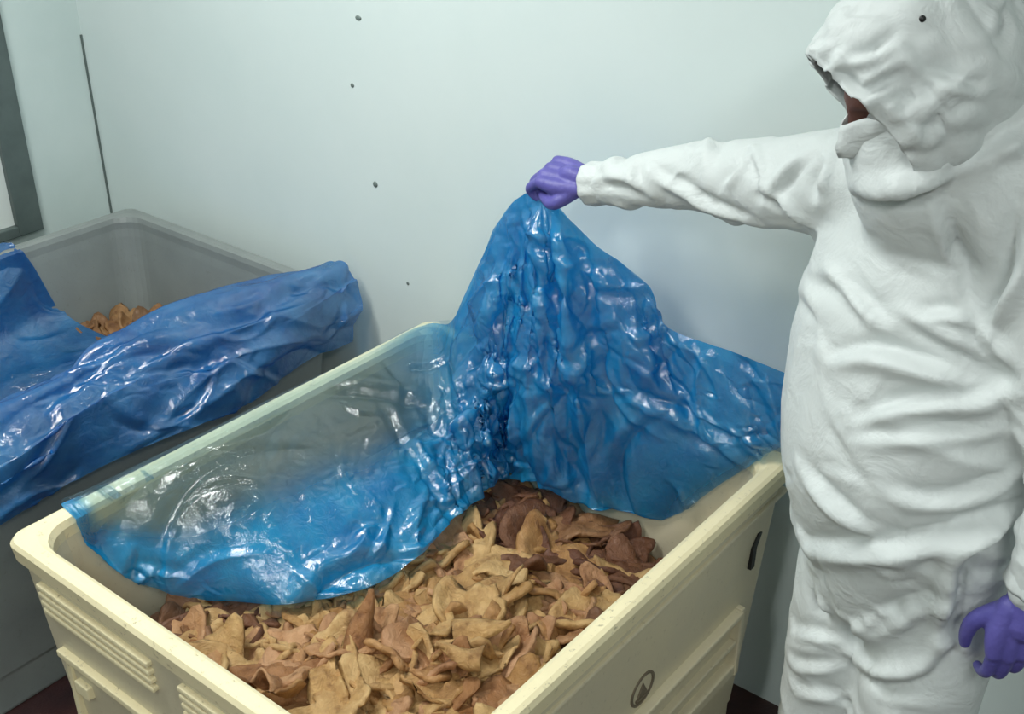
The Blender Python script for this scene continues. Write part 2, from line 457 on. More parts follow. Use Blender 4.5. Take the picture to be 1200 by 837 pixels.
# ------------------------------------------------------------------ skin scraps
def scrap_mesh(seed):
    r = np.random.default_rng(seed)
    nu, nv = 15, 11
    u, v = np.meshgrid(np.linspace(-1, 1, nu), np.linspace(-1, 1, nv))
    x = u * np.sqrt(1 - .42 * v * v); y = v * np.sqrt(1 - .42 * u * u)
    ph = r.uniform(0, 6.28, 5); ang = np.arctan2(y, x)
    rad = 1 + .22 * np.sin(2 * ang + ph[0]) + .17 * np.sin(3 * ang + ph[1]) + .13 * np.sin(5 * ang + ph[2]) + .09 * np.sin(8 * ang + ph[3])
    L, Wd = r.uniform(.06, .11), r.uniform(.035, .065)
    x = x * rad * L; y = y * rad * Wd
    c = r.uniform(2, 13)                         # roll across the width
    th = y * c; yy = np.sin(th) / c; z = (1 - np.cos(th)) / c
    c2 = r.uniform(-6, 6); z = z + c2 * x * x * .5
    tw = x * r.uniform(-9, 9)
    y2 = yy * np.cos(tw) - z * np.sin(tw); z2 = yy * np.sin(tw) + z * np.cos(tw)
    kk = r.uniform(35, 75, 4)
    z2 = z2 + .007 * np.abs(np.sin(x * kk[0] + y * kk[1] * .6 + ph[3])) + .006 * np.sin(y * kk[2] + x * 30 + ph[4]) + .004 * np.sin(x * kk[3] - y * 50 + ph[0]) + r.normal(0, .0016, x.shape)
    P = np.stack([x, y2, z2], 2)
    du = np.gradient(P, axis=1); dv = np.gradient(P, axis=0); N = np.cross(du, dv); N /= np.linalg.norm(N, axis=2, keepdims=True) + 1e-9
    th_ = r.uniform(.0025, .005)
    A = P + N * th_; B = P - N * th_
    V = np.concatenate([A.reshape(-1, 3), B.reshape(-1, 3)]).tolist(); k = nu * nv
    F = []
    for i in range(nv - 1):
        for j in range(nu - 1):
            q = [i * nu + j, i * nu + j + 1, (i + 1) * nu + j + 1, (i + 1) * nu + j]
            F.append(q); F.append([k + a for a in q[::-1]])
    bd = [j for j in range(nu)] + [i * nu + nu - 1 for i in range(1, nv)] + [(nv - 1) * nu + j for j in range(nu - 2, -1, -1)] + [i * nu for i in range(nv - 2, 0, -1)]
    for a, b in zip(bd, bd[1:] + bd[:1]): F.append([b, a, k + a, k + b])
    me = bpy.data.meshes.new('scrap'); me.from_pydata(V, [], F); me.update()
    me.polygons.foreach_set('use_smooth', [True] * len(me.polygons))
    return me
SHAPES = [scrap_mesh(100 + i) for i in range(22)]
def variant(me, mat):
    m2 = me.copy(); m2.materials.append(mat); return m2
S_TAN = [variant(m, M['scrap']) for m in SHAPES]
S_RED = [variant(m, M['scrap_red']) for m in SHAPES[:12]]
S_OLD = [variant(m, M['scrap_old']) for m in SHAPES[:12]]

def bedz(x, y):
    z = .465 + .055 * math.exp(-((x + 1.32) ** 2 + (y - 1.25) ** 2) / .16)
    z += .022 * noise.noise(Vector((x * 6, y * 6, 3.1))) + .010 * noise.noise(Vector((x * 15, y * 15, 7)))
    return z
def bed(name, label, x0, x1, y0, y1, fz, nx, ny, mat):
    xs = np.linspace(x0, x1, nx); ys = np.linspace(y0, y1, ny)
    P = np.array([[(x, y, fz(x, y) + .012 * abs(noise.noise(Vector((x * 30, y * 30, 2))))) for x in xs] for y in ys])
    me = gridmesh(name, P)
    bm = bmesh.new(); bm.from_mesh(me)
    r = bmesh.ops.extrude_face_region(bm, geom=bm.faces[:])
    for v in [g for g in r['geom'] if isinstance(g, bmesh.types.BMVert)]: v.co.z = .212
    bmesh.ops.recalc_face_normals(bm, faces=bm.faces)
    o = obj(name, bm, mat, smooth=True); o['kind'] = 'stuff'; tag(o, label, 'skin scraps'); return o
bed('scrap_mass', 'dense brown mass of scraps under the loose pieces in the cream bin', BX0 + .088, BX1 - .088, BY0 + .088, BY1 - .088, lambda x, y: bedz(x, y) - .02, 110, 120, M['bed'])
def scrap(me, x, y, z, rot, s, label, group):
    o = bpy.data.objects.new('skin_scrap', me); COL.objects.link(o)
    o.location = (x, y, z); o.rotation_euler = rot; o.scale = (s,) * 3
    tag(o, label, 'skin scrap', group)
    R = np.array(o.rotation_euler.to_matrix()) * s
    W = np.array([v.co for v in me.vertices]) @ R.T
    lo, hi = W.min(0), W.max(0)
    x0, x1 = (BX0, BX1) if x > -2.1 else (LX0, LX1)
    o.location.x = min(max(x, x0 + .072 - lo[0]), x1 - .072 - hi[0]); o.location.y = min(max(y, BY0 + .072 - lo[1]), BY1 - .072 - hi[1])
    SCRAPS.append((o, W))
    return o
SCRAPS = []
def zone(x, y):
    if y > 1.62 and x > -1.5: return 'at the back of the cream bin below the lifted liner'
    if x + .45 * (1.9 - y) < -1.42: return 'under the left fold of the blue liner'
    if y < 1.08: return 'along the near rim of the cream bin'
    if x > -1.1: return 'along the right side of the cream bin'
    return 'in the open middle of the cream bin'
spots = []
X0, X1, Y0, Y1 = BX0 + .11, BX1 - .11, BY0 + .11, BY1 - .12
for iy in range(19):
    for ix in range(16):
        x = X0 + (X1 - X0) * (ix + .5 + random.uniform(-.42, .42)) / 16
        y = Y0 + (Y1 - Y0) * (iy + .5 + random.uniform(-.42, .42)) / 19
        spots.append((x, y))
for x, y in spots[:300]:
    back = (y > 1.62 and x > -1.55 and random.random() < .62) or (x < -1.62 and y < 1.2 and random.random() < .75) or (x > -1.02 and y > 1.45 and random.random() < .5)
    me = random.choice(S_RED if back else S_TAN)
    rot = (random.gauss(0, .20), random.gauss(0, .20), random.uniform(0, 6.28))
    if random.random() < .12: rot = (rot[0] + 3.1, rot[1], rot[2])
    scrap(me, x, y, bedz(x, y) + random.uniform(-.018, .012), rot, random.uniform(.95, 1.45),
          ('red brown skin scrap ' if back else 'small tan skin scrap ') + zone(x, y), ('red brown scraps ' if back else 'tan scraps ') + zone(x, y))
# a few that stand out
def special(me, px, py, z, rot, s, label):
    p = at(px, py, z=z); return scrap(me, p.x, p.y, z, rot, s, label, None)
def tube_mesh():
    m, n = 9, 15; P = np.zeros((m, n, 3))
    for i in range(m):
        for j in range(n):
            a = -2.6 + 5.2 * j / (n - 1); r = .018 + .0035 * j / (n - 1) + .002 * math.sin(i * 1.3 + j)
            P[i, j] = (r * math.cos(a), r * 1.25 * math.sin(a), -.055 + .085 * i / (m - 1) + .004 * math.sin(j * .9))
    me = gridmesh('curled_scrap', P); bm = bmesh.new(); bm.from_mesh(me)
    bmesh.ops.solidify(bm, geom=bm.faces[:], thickness=.004)
    me2 = bpy.data.meshes.new('curled_scrap'); bm.to_mesh(me2); bm.free(); me2.materials.append(M['scrap'])
    me2.polygons.foreach_set('use_smooth', [True] * len(me2.polygons)); return me2
special(tube_mesh(), 316, 808, .56, (.35, -.5, .9), 1.15, 'tan scrap rolled into an open tube at the near rim')
def pointed_mesh(L=.13, Wd=.062):
    m, n = 10, 7; P = np.zeros((m, n, 3))
    for i in range(m):
        t = i / (m - 1)
        for j in range(n):
            s = -1 + 2 * j / (n - 1); wv = Wd * (1 - t) ** .8 + .003
            P[i, j] = (L * (t - .4), s * wv * .5 + .006 * math.sin(t * 5), .012 * (1 - s * s) * (1 - t * .5) + .02 * t * t + .004 * math.sin(3 * s + 4 * t))
    me = gridmesh('pointed_scrap', P); bm = bmesh.new(); bm.from_mesh(me)
    bmesh.ops.solidify(bm, geom=bm.faces[:], thickness=.005)
    me2 = bpy.data.meshes.new('pointed_scrap'); bm.to_mesh(me2); bm.free(); me2.materials.append(M['scrap'])
    me2.polygons.foreach_set('use_smooth', [True] * len(me2.polygons)); return me2
special(pointed_mesh(), 425, 738, .575, (.3, -.75, 2.2), 1.0, 'pale pointed skin scrap standing up below the blue liner')
special(pointed_mesh(.12, .075), 560, 742, .57, (.2, -.2, .7), 1.0, 'broad pale skin scrap in the middle of the pile')
special(pointed_mesh(.09, .05), 545, 770, .585, (-.3, .1, 3.6), 1.0, 'pale folded skin scrap nearest the middle of the near rim')

# grey bin: older scraps under a low fill
bedl = lambda x, y: .44 + .05 * math.exp(-((x + 2.95) ** 2 + (y - 1.95) ** 2) / .05) + .02 * noise.noise(Vector((x * 7, y * 7, 9)))
bed('scrap_mass', 'dull brown mass of scraps lying low in the grey bin', LX0 + .088, LX1 - .088, BY0 + .088, BY1 - .088, bedl, 60, 70, M['bed'])
for k in range(34):
    x = random.uniform(-3.09, -2.6); y = random.uniform(1.62, 1.9)
    scrap(random.choice(S_OLD), x, y, bedl(x, y) + random.uniform(.0, .025), (random.gauss(0, .4), random.gauss(0, .4), random.uniform(0, 6.28)), random.uniform(.8, 1.2),
          'ochre skin scrap at the back of the grey bin', 'ochre skin scraps in the grey bin')

# ------------------------------------------------------------------ blue liner of the cream bin
def add_attr(me, name, vals):
    a = me.attributes.new(name, 'FLOAT', 'POINT'); a.data.foreach_set('value', np.asarray(vals, np.float32).ravel())
NETPX = [
    [(72, 590), (74, 600), (80, 612), (90, 622), (102, 640)],
    [(100, 578), (108, 590), (120, 625), (138, 655), (160, 684)],
    [(170, 544), (178, 570), (192, 625), (212, 670), (240, 702)],
    [(250, 505), (258, 545), (275, 610), (300, 672), (325, 708)],
    [(330, 464), (340, 520), (358, 595), (385, 660), (415, 695)],
    [(420, 420), (430, 480), (440, 555), (460, 615), (480, 660)],
    [(498, 381), (505, 440), (515, 510), (520, 570), (528, 612)],
    [(532, 375), (535, 440), (540, 500), (548, 550), (556, 588)],
    [(563, 305), (562, 380), (565, 450), (570, 520), (578, 568)],
    [(592, 248), (585, 340), (583, 430), (586, 510), (590, 560)],
    [(614, 228), (600, 330), (595, 430), (595, 510), (600, 558)],
    [(630, 226), (625, 330), (618, 420), (622, 500), (635, 570)],
    [(648, 236), (655, 330), (660, 420), (668, 510), (680, 595)],
    [(695, 285), (697, 360), (704, 440), (715, 530), (730, 622)],
    [(757, 332), (757, 390), (763, 460), (772, 540), (785, 607)],
    [(782, 383), (800, 430), (815, 480), (828, 530), (838, 572)],
    [(860, 413), (868, 450), (872, 485), (876, 520), (880, 545)],
    [(926, 440), (926, 462), (925, 484), (922, 505), (920, 520)],
]
TOP = [dict(z=.798)] * 7 + [dict(Y=1.93), dict(Y=1.90), dict(Y=1.86), dict(Y=1.84), dict(Y=1.835), dict(Y=1.835), dict(Y=1.86), dict(Y=1.90), dict(Y=1.93), dict(Y=1.945), dict(Y=1.95)]
HEM = [dict(X=-1.838), dict(X=-1.80), dict(z=.55), dict(z=.56), dict(z=.565), dict(z=.57), dict(z=.57), dict(z=.56), dict(z=.55), dict(z=.53), dict(z=.53),
       dict(Y=1.84), dict(Y=1.88), dict(Y=1.925), dict(Y=1.945), dict(Y=1.948), dict(Y=1.945), dict(Y=1.945)]
BULGE = [0, .02, .04, .06, .07, .08, .08, .06, .04, 0, -.02, 0, .03, .05, .05, .03, .01, 0]
net = np.zeros((5, len(NETPX), 3)); netb = np.zeros_like(net)
for j, rows in enumerate(NETPX):
    d0 = depth(at(*rows[0], **TOP[j])); d1 = depth(at(*rows[4], **HEM[j]))
    for i, (px, py) in enumerate(rows):
        t = i / 4
        d = d0 + (d1 - d0) * t - BULGE[j] * math.sin(math.pi * t)
        net[i, j] = at(px, py, d=d)
        if j <= 6: q = at(px, py, X=-1.842); q = q if q.y < 1.945 else at(px, py, Y=1.945)
        else: q = at(px, py, Y=min(1.95, net[i, j, 1] + .07))
        if depth(q) < d + .015: q = at(px, py, d=d + .015)
        netb[i, j] = q
def collide_main(P):
    low = P[..., 2] < .785
    P[..., 0] = np.where(low, np.maximum(P[..., 0], -1.846), P[..., 0])
    P[..., 1] = np.where(low, np.minimum(P[..., 1], 1.955), P[..., 1])
    rimz = (P[..., 2] < .797) & (P[..., 2] > .74) & ((P[..., 0] < -1.852) | (P[..., 1] > 1.962))
    P[..., 2] = np.where(rimz, .797, P[..., 2])
    P[..., 2] = np.maximum(P[..., 2], .535)
    return P
def pin_main(v, u):           # row, column -> freedom
    f = np.clip(v / .10, 0, 1) * np.ones_like(u)
    f = f * np.clip((u) / .06, .15, 1) * np.clip((1 - u) / .05, .3, 1)
    return f
# gathers that run down from the hand
def gathers(P, amp, freq, seed):
    m, n = P.shape[:2]; rng = np.random.default_rng(seed)
    u = np.linspace(0, 1, n)[None, :] * np.ones((m, 1)); v = np.linspace(0, 1, m)[:, None] * np.ones((1, n))
    du = np.gradient(P, axis=1); dv = np.gradient(P, axis=0); N = np.cross(du, dv); N /= np.linalg.norm(N, axis=2, keepdims=True) + 1e-9
    win = np.exp(-((u - .62) / .2) ** 2) + .35
    env = np.clip(v / .25, .25, 1) * (1 - .45 * v)
    wave = np.zeros_like(u)
    for k in range(5):
        wave += (1.6 * np.abs(np.sin(.5 * u * freq * (1 + .35 * k) + rng.uniform(0, 6.28) + 1.5 * v * rng.uniform(-1, 1))) - 1) / (1 + .4 * k)
    return P + N * (amp * win * env * wave)[..., None]
net_f = gathers(resample(net, 60, 220), .012, 60, 3)
APEX = np.array(at(625, 235, Y=1.84))
def pressed(P, m, n, seed, sets, field, pin, collide, pick=None):
    P = resample(P, m, n); k = np.ones((m, n)) if pin is None else pin(np.linspace(0, 1, m)[:, None], np.linspace(0, 1, n)[None, :])
    h = len(sets) // 2 + 1
    P = creases(P, gnormals(P), seed, sets[:1], field, k, pick)
    P = creases(P, gnormals(P), seed + 1, sets[1:], field, k, pick)
    return collide(P)
def radial(c): return c - APEX
def pick_bag(V, lr):
    w = np.ones(len(V)) * np.where((V[:, 0] < -1.55) & (V[:, 2] > .60) & (V[:, 1] < 1.6), .35, 1)
    if lr[1] < .1:
        w *= .6
        for q, r in ((np.array(at(655, 385, Y=1.88)), .09), (np.array(at(490, 500, z=.75)), .12), (np.array(at(560, 330, Y=1.9)), .10)):
            w += 14 * np.exp(-(np.linalg.norm(V - q, axis=1) / r) ** 2)
    return w
BAGSETS = [(46, (.22, .5), (.010, .022), (.010, .020), .35), (130, (.08, .24), (.004, .010), (.006, .011), .6), (380, (.025, .07), (.0015, .004), (.0022, .004), 1.2)]
PF = pressed(net_f, 150, 520, 11, BAGSETS, radial, pin_main, collide_main, pick_bag)
for o_, W_ in SCRAPS:                 # pieces under the hanging film lie below it
    if o_.location.x < -2.1: continue
    c_ = np.array(o_.location); r_ = np.abs(W_[:, :2]).max() * .9
    q_ = PF.reshape(-1, 3); q_ = q_[(np.hypot(q_[:, 0] - c_[0], q_[:, 1] - c_[1]) < r_) & (q_[:, 2] < .66)]
    if len(q_): o_.location.z = min(o_.location.z, q_[:, 2].min() - .008 - W_[:, 2].max())
t_bag = thing('bin_liner', 'blue translucent plastic liner lifted out of the cream bin by the gloved hand', 'plastic bag', (-1.5, 1.7, .5))
me = gridmesh('liner_front', PF)
m_, n_ = PF.shape[:2]
uu = np.linspace(0, 17, n_)[None, :] * np.ones((m_, 1)); vv = np.linspace(0, 1, m_)[:, None] * np.ones((1, n_))
sm = lambda a, b, x: np.clip((x - a) / (b - a), 0, 1) ** 2 * (3 - 2 * np.clip((x - a) / (b - a), 0, 1))
dens = .05 + .95 * np.maximum(sm(.36, .68, vv + .05 * np.sin(uu * 2.1) + .10 * sm(3, 5, uu)), sm(5.0, 7.0, uu))
dens *= 1 - .45 * (1 - sm(.15, .6, vv)) * np.exp(-((uu - 8) / 1.3) ** 2) - .5 * (1 - sm(.1, .5, vv)) * np.exp(-((uu - 13.7) / 1.3) ** 2)
dens *= 1 + .55 * sm(.35, .6, vv) * (1 - sm(5.5, 7, uu))
dens = np.maximum(dens, .9 * (1 - sm(.3, 1.1, uu)))
dens *= 1 - .55 * sm(.86, 1.0, vv) * (1 - sm(4, 7, uu)) - .6 * sm(.75, 1, vv) * sm(13, 14.5, uu)
add_attr(me, 'dens', dens)
o = put(obj('liner_front', me, M['film'], smooth=True), t_bag)
PB1 = pressed(netb[:, :8], 70, 220, 12, [(16, (.2, .5), (.004, .010), (.008, .016), .5), (60, (.06, .2), (.002, .006), (.004, .008), .8)], radial, pin_main, collide_main)
me = gridmesh('liner_wall_side', PB1); add_attr(me, 'dens', np.full(PB1.shape[:2], .08))
put(obj('liner_wall_side', me, M['film'], smooth=True), t_bag)
PB2 = pressed(gathers(resample(netb[:, 7:], 40, 120), .01, 50, 8), 90, 260, 13, [(30, (.2, .5), (.008, .018), (.010, .018), .4), (110, (.06, .2), (.003, .008), (.004, .008), .7)], radial, pin_main, collide_main)
mb, nb = PB2.shape[:2]
me = gridmesh('liner_back', PB2)
vv = np.linspace(0, 1, mb)[:, None] * np.ones((1, nb)); u2 = np.linspace(7, 17, nb)[None, :] * np.ones((mb, 1))
add_attr(me, 'dens', .75 * (1 - .8 * sm(.6, .95, vv) * sm(12, 14, u2)))
put(obj('liner_back', me, M['film'], smooth=True), t_bag)

# ------------------------------------------------------------------ blue liner of the grey bin
XZ = [(-3.21, .80), (-3.145, .73), (-3.10, .55), (-2.86, .50), (-2.58, .58), (-2.43, .75), (-2.31, .845), (-2.205, .81), (-2.17, .73), (-2.16, .64)]
YB = [1.585, 1.62, 1.68, 1.73, 1.80, 1.92, 2.02, 2.055, 2.05, 2.0]
net2 = np.zeros((8, len(XZ), 3))
for j, ((x, z), yb) in enumerate(zip(XZ, YB)):
    for i in range(8):
        t = i / 7; y = .83 + (yb - .83) * t
        dz = .035 * math.sin(t * 7 + j * .5) * (1 if 3 <= j <= 7 else .3)
        net2[i, j] = (x + .025 * math.sin(t * 9 + j), y, z + dz * (1 - t * .6))
net2 = resample(net2, 40, 90)
_u = np.linspace(0, 1, 90)[None, :]; _v = np.linspace(0, 1, 40)[:, None]
for a_, k_, q_, ph_ in ((.020, 30, 5, 0.), (.013, 55, -8, 1.3), (.009, 85, 11, 2.2)):   # long folds lying along the rim
    net2[..., 2] += a_ * (np.abs(np.sin(_u * k_ * .5 + _v * q_ * .5 + ph_ + .6 * np.sin(_v * 7))) - .5) * np.clip((_u - .3) / .2, .15, 1)
def collide_left(P):
    low = P[..., 2] < .785
    P[..., 0] = np.where(low, np.maximum(P[..., 0], -3.146), P[..., 0])
    rimz = (P[..., 2] < .80) & (P[..., 2] > .72) & (P[..., 0] > -2.315) & (P[..., 0] < -2.245)
    P[..., 2] = np.where(rimz, .80, P[..., 2])
    inwall = (P[..., 2] <= .72) & (P[..., 0] > -2.33) & (P[..., 0] < -2.245)
    P[..., 0] = np.where(inwall, np.where(P[..., 0] < -2.29, -2.33, -2.245), P[..., 0])
    P[..., 0] = np.minimum(P[..., 0], -1.91)
    P[..., 1] = np.minimum(P[..., 1], 2.09)
    P[..., 2] = np.maximum(P[..., 2], .40)
    return P
P2 = pressed(net2, 160, 300, 21, [(24, (.3, .8), (.008, .018), (.014, .028), .3), (70, (.10, .30), (.004, .011), (.006, .012), .5), (60, (.03, .08), (.0015, .004), (.003, .005), 1.)], lambda c: (.15, 1, .1), None, collide_left)
t_bag2 = thing('bin_liner', 'blue plastic liner folded over the side of the grey bin in the corner', 'plastic bag', (-2.3, 1.5, .5))
me = gridmesh('liner_sheet', P2); add_attr(me, 'dens', np.ones(P2.shape[:2]))
put(obj('liner_sheet', me, M['film2'], smooth=True), t_bag2)

# ------------------------------------------------------------------ person in the white coverall
PC = Vector((-.53, 1.72, 0)); PR = Matrix.Rotation(math.radians(-20), 3, 'Z')
def loc(x, y, z): return PC + PR @ Vector((x, y, z))
person = thing('person', 'person in a hooded white coverall and purple gloves lifting the blue liner', 'person', PC)
def ring_tube(bm, rings):
    """rings: (centre, axis_a * a, axis_b * b) -> closed tube with caps"""
    seg = 20; R = []
    for c, A, B in rings:
        R.append([bm.verts.new(c + A * math.cos(2 * math.pi * k / seg) + B * math.sin(2 * math.pi * k / seg)) for k in range(seg)])
    for a, b in zip(R, R[1:]):
        for i in range(seg): bm.faces.new((a[i], a[(i + 1) % seg], b[(i + 1) % seg], b[i]))
    bm.faces.new(R[0][::-1]); bm.faces.new(R[-1])
def limb(bm, pts, rad, squash=1.0, ref=Vector((0, 0, 1))):
    pts = [Vector(p) for p in pts]
    P = cr(np.array([tuple(p) for p in pts]), np.linspace(0, len(pts) - 1, 4 * len(pts)))
    r = cr(np.array(rad, float).reshape(-1, 1), np.linspace(0, len(rad) - 1, 4 * len(pts)))[:, 0]
    P = [Vector(p) for p in P]; rings = []
    n = len(P)
    for i in range(n):
        d = (P[min(i + 1, n - 1)] - P[max(i - 1, 0)]).normalized()
        a = d.cross(ref).normalized(); b = d.cross(a).normalized()
        rings.append((P[i], a * r[i], b * r[i] * squash))
    # rounded ends
    def cap(i, s):
        d = (P[1] - P[0]).normalized() * -1 if i == 0 else (P[-1] - P[-2]).normalized()
        c, A, B = rings[i if i == 0 else -1]
        rr = r[i if i == 0 else -1]
        return [(c + d * rr * math.sin(q), A * math.cos(q), B * math.cos(q)) for q in (.5, .95, 1.3)]
    rings = cap(0, 0)[::-1] + rings + cap(-1, 0)
    ring_tube(bm, rings)
def remeshed(bm, voxel, smooth=0):
    bmesh.ops.recalc_face_normals(bm, faces=bm.faces)
    me = bpy.data.meshes.new('tmp'); bm.to_mesh(me); bm.free()
    o = bpy.data.objects.new('tmp', me); COL.objects.link(o)
    md = o.modifiers.new('r', 'REMESH'); md.mode = 'VOXEL'; md.voxel_size = voxel
    if smooth:
        s = o.modifiers.new('s', 'SMOOTH'); s.iterations = smooth; s.factor = .5
    dg = bpy.context.evaluated_depsgraph_get()
    ev = o.evaluated_get(dg); me2 = bpy.data.meshes.new_from_object(ev)
    bpy.data.objects.remove(o); bpy.data.meshes.remove(me)
    return me2
bm = bmesh.new()
X1v, Y1v = PR @ Vector((1, 0, 0)), PR @ Vector((0, 1, 0))
TORSO = [(.025, .02, .74, .10, .10), (.025, .015, .79, .16, .14), (.02, .01, .86, .195, .155), (.015, -.005, .95, .212, .165), (.01, -.02, 1.04, .222, .175), (0, -.02, 1.13, .228, .172),
         (-.005, -.01, 1.23, .235, .165), (-.008, 0, 1.33, .238, .155), (-.005, .01, 1.42, .228, .14), (0, .015, 1.49, .19, .115), (0, .015, 1.54, .12, .09), (0, .01, 1.57, .05, .05)]
ring_tube(bm, [(loc(x, y, z), X1v * a, Y1v * b) for x, y, z, a, b in TORSO])
for s in (-1, 1):
    limb(bm, [loc(.028 + .095 * s, .01, .86), loc(.035 + .09 * s, -.01, .66), loc(.035 + .088 * s, -.02, .46), loc(.03 + .09 * s, .0, .26), loc(.03 + .09 * s, .02, .10)], [.108, .105, .093, .088, .086], ref=Y1v)
SH_R, SH_L = loc(-.185, .01, 1.492), loc(.19, .0, 1.47)
EL_R = at(825, 207, Y=1.86); CUFF_R = at(693, 216, Y=1.855)
limb(bm, [loc(-.10, .01, 1.44), SH_R, (SH_R + EL_R) / 2 + Vector((0, 0, -.005)), EL_R, (EL_R + CUFF_R) / 2, CUFF_R + (CUFF_R - EL_R).normalized() * -.030], [.085, .092, .082, .066, .056, .044])
EL_L = loc(.315, -.01, 1.19); CUFF_L = at(1216, 688, Y=1.585)
limb(bm, [loc(.11, .0, 1.43), SH_L, (SH_L + EL_L) / 2, EL_L, (EL_L + CUFF_L) / 2, CUFF_L], [.085, .094, .085, .072, .062, .048], ref=Y1v)
# lower hood and collar mass; the face looks down and to the left
hf = Vector((-.57, -.49, -.66)).normalized()
hs = hf.cross(Vector((0, 0, 1))).normalized() * -1     # towards the viewer's side
hs = Vector((hs.x, hs.y, hs.z))
hu = hs.cross(hf).normalized()
if hu.z < 0: hu = -hu
HC = at(1078, 88, Y=1.60)
limb(bm, [loc(0, .02, 1.50), (loc(0, -.03, 1.56) + HC) / 2 + Vector((0, 0, -.03)), HC + Vector((.015, .02, -.055))], [.135, .122, .105])
limb(bm, [HC + Vector((.045, .05, -.02)), HC + Vector((.09, .06, -.10)), (HC + SH_L) / 2 + Vector((.06, .03, -.05)), SH_L], [.10, .105, .10, .085])
limb(bm, [HC + hf * .078 - hu * .098, HC + hf * .04 - hu * .10, HC + hf * .02 - hu * .12 + Vector((.0, 0, -.01)), loc(-.02, -.02, 1.46)], [.066, .076, .085, .07])
suit = remeshed(bm, .0075, 18)

def np_mesh(me):
    V = np.empty(len(me.vertices) * 3); me.vertices.foreach_get('co', V); V = V.reshape(-1, 3)
    E_ = np.empty(len(me.edges) * 2, int); me.edges.foreach_get('vertices', E_); return V, E_.reshape(-1, 2)
def vnormals(me):
    N = np.empty(len(me.vertices) * 3); me.vertices.foreach_get('normal', N); return N.reshape(-1, 3)
def setv(me, V): me.vertices.foreach_set('co', V.ravel()); me.update()
def lap(V, E_, deg):
    S = np.stack([np.bincount(E_[:, 0], V[E_[:, 1], k], len(V)) + np.bincount(E_[:, 1], V[E_[:, 0], k], len(V)) for k in range(3)], 1)
    return S / deg[:, None] - V
def crumple_mesh(me, stretch, iters, tether, bend, amp, dirw=None, seed=5, free=None):
    V, E_ = np_mesh(me); N = vnormals(me); T = V.copy()
    deg = np.bincount(E_.ravel(), minlength=len(V)).astype(float)
    rng = np.random.default_rng(seed)
    nz = np.array([noise.noise(Vector(v * 16)) + .6 * noise.noise(Vector(v * 34)) for v in V])
    V = V + N * (amp * nz)[:, None]
    r = np.linalg.norm(T[E_[:, 0]] - T[E_[:, 1]], axis=1)
    d0 = (T[E_[:, 1]] - T[E_[:, 0]]) / r[:, None]
    st = stretch if dirw is None else 1 + (stretch - 1) * dirw(.5 * (T[E_[:, 0]] + T[E_[:, 1]]), d0)
    r = r * st
    for it in range(iters):
        d = V[E_[:, 1]] - V[E_[:, 0]]; l = np.linalg.norm(d, axis=1) + 1e-9
        c = d * ((l - r) / l)[:, None] * .5
        D = np.stack([np.bincount(E_[:, 0], c[:, k], len(V)) - np.bincount(E_[:, 1], c[:, k], len(V)) for k in range(3)], 1)
        V = V + D / (deg[:, None] * .55)
        V = V + bend * lap(V, E_, deg)
        V = V + tether * (T - V)
    if free is not None: V = T + (V - T) * free(T)[:, None]
    setv(me, V)
def seg_dist(V, poly):
    best = np.full(len(V), 9.); near = np.zeros_like(V); tt = np.zeros(len(V)); L = 0
    segs = [(a, b, np.linalg.norm(b - a)) for a, b in zip(poly, poly[1:])]; tot = sum(s[2] for s in segs)
    for a, b, ln in segs:
        t = np.clip(((V - a) @ (b - a)) / max(ln * ln, 1e-9), 0, 1); q = a + t[:, None] * (b - a)
        d = np.linalg.norm(V - q, axis=1); k = d < best
        best[k] = d[k]; near[k] = q[k]; tt[k] = (L + t[k] * ln) / tot; L += ln
    return best, near, tt
def folds(me, lst):
    bvh = BVHTree.FromPolygons([v.co for v in me.vertices], [tuple(p.vertices) for p in me.polygons])
    V, E_ = np_mesh(me); N = vnormals(me)
    W0 = V.copy()
    for (a, wd, side, pts) in lst:
        poly = []
        for px, py in pts:
            d = ray(px, py).normalized(); hit = bvh.ray_cast(CAM, d)
            if hit[0] is not None: poly.append(np.array(hit[0]))
        if len(poly) < 2: continue
        poly = cr(np.array(poly), np.linspace(0, len(poly) - 1, 5 * len(poly)))
        dist, near, t = seg_dist(W0, poly)
        env = np.sin(np.pi * np.clip(t, .04, .96)) ** .5
        sd = np.sign((W0 - near) @ np.array(side, float)) * dist
        a = a * 1.6; disp = -a * np.exp(-dist / wd) + .8 * a * np.exp(-((sd - 1.7 * wd) / (1.25 * wd)) ** 2)
        disp *= env * (dist < 5 * wd)
        V = V + N * disp[:, None]
    setv(me, V)
def suit_dir(mid, d): # slack mostly along the body so folds run across it
    return np.clip(.35 + .9 * np.abs(d[:, 2]), 0, 1.1)
Vs, Es = np_mesh(suit)
def suit_field(c):
    if c[0] < -.80: return (.5, -.3, -.6) if c[2] > 1.25 else (1, 0, 0)
    return (1, -.3, .25 * math.sin(c[2] * 9))
Vs = creases(Vs, vnormals(suit), 31, [(40, (.15, .40), (.005, .011), (.010, .018), .55)], suit_field); setv(suit, Vs)
Vs = creases(Vs, vnormals(suit), 32, [(170, (.06, .16), (.002, .0055), (.006, .010), .9)], suit_field); setv(suit, Vs)
UPV, DNV = (0, 0, 1), (0, 0, -1)
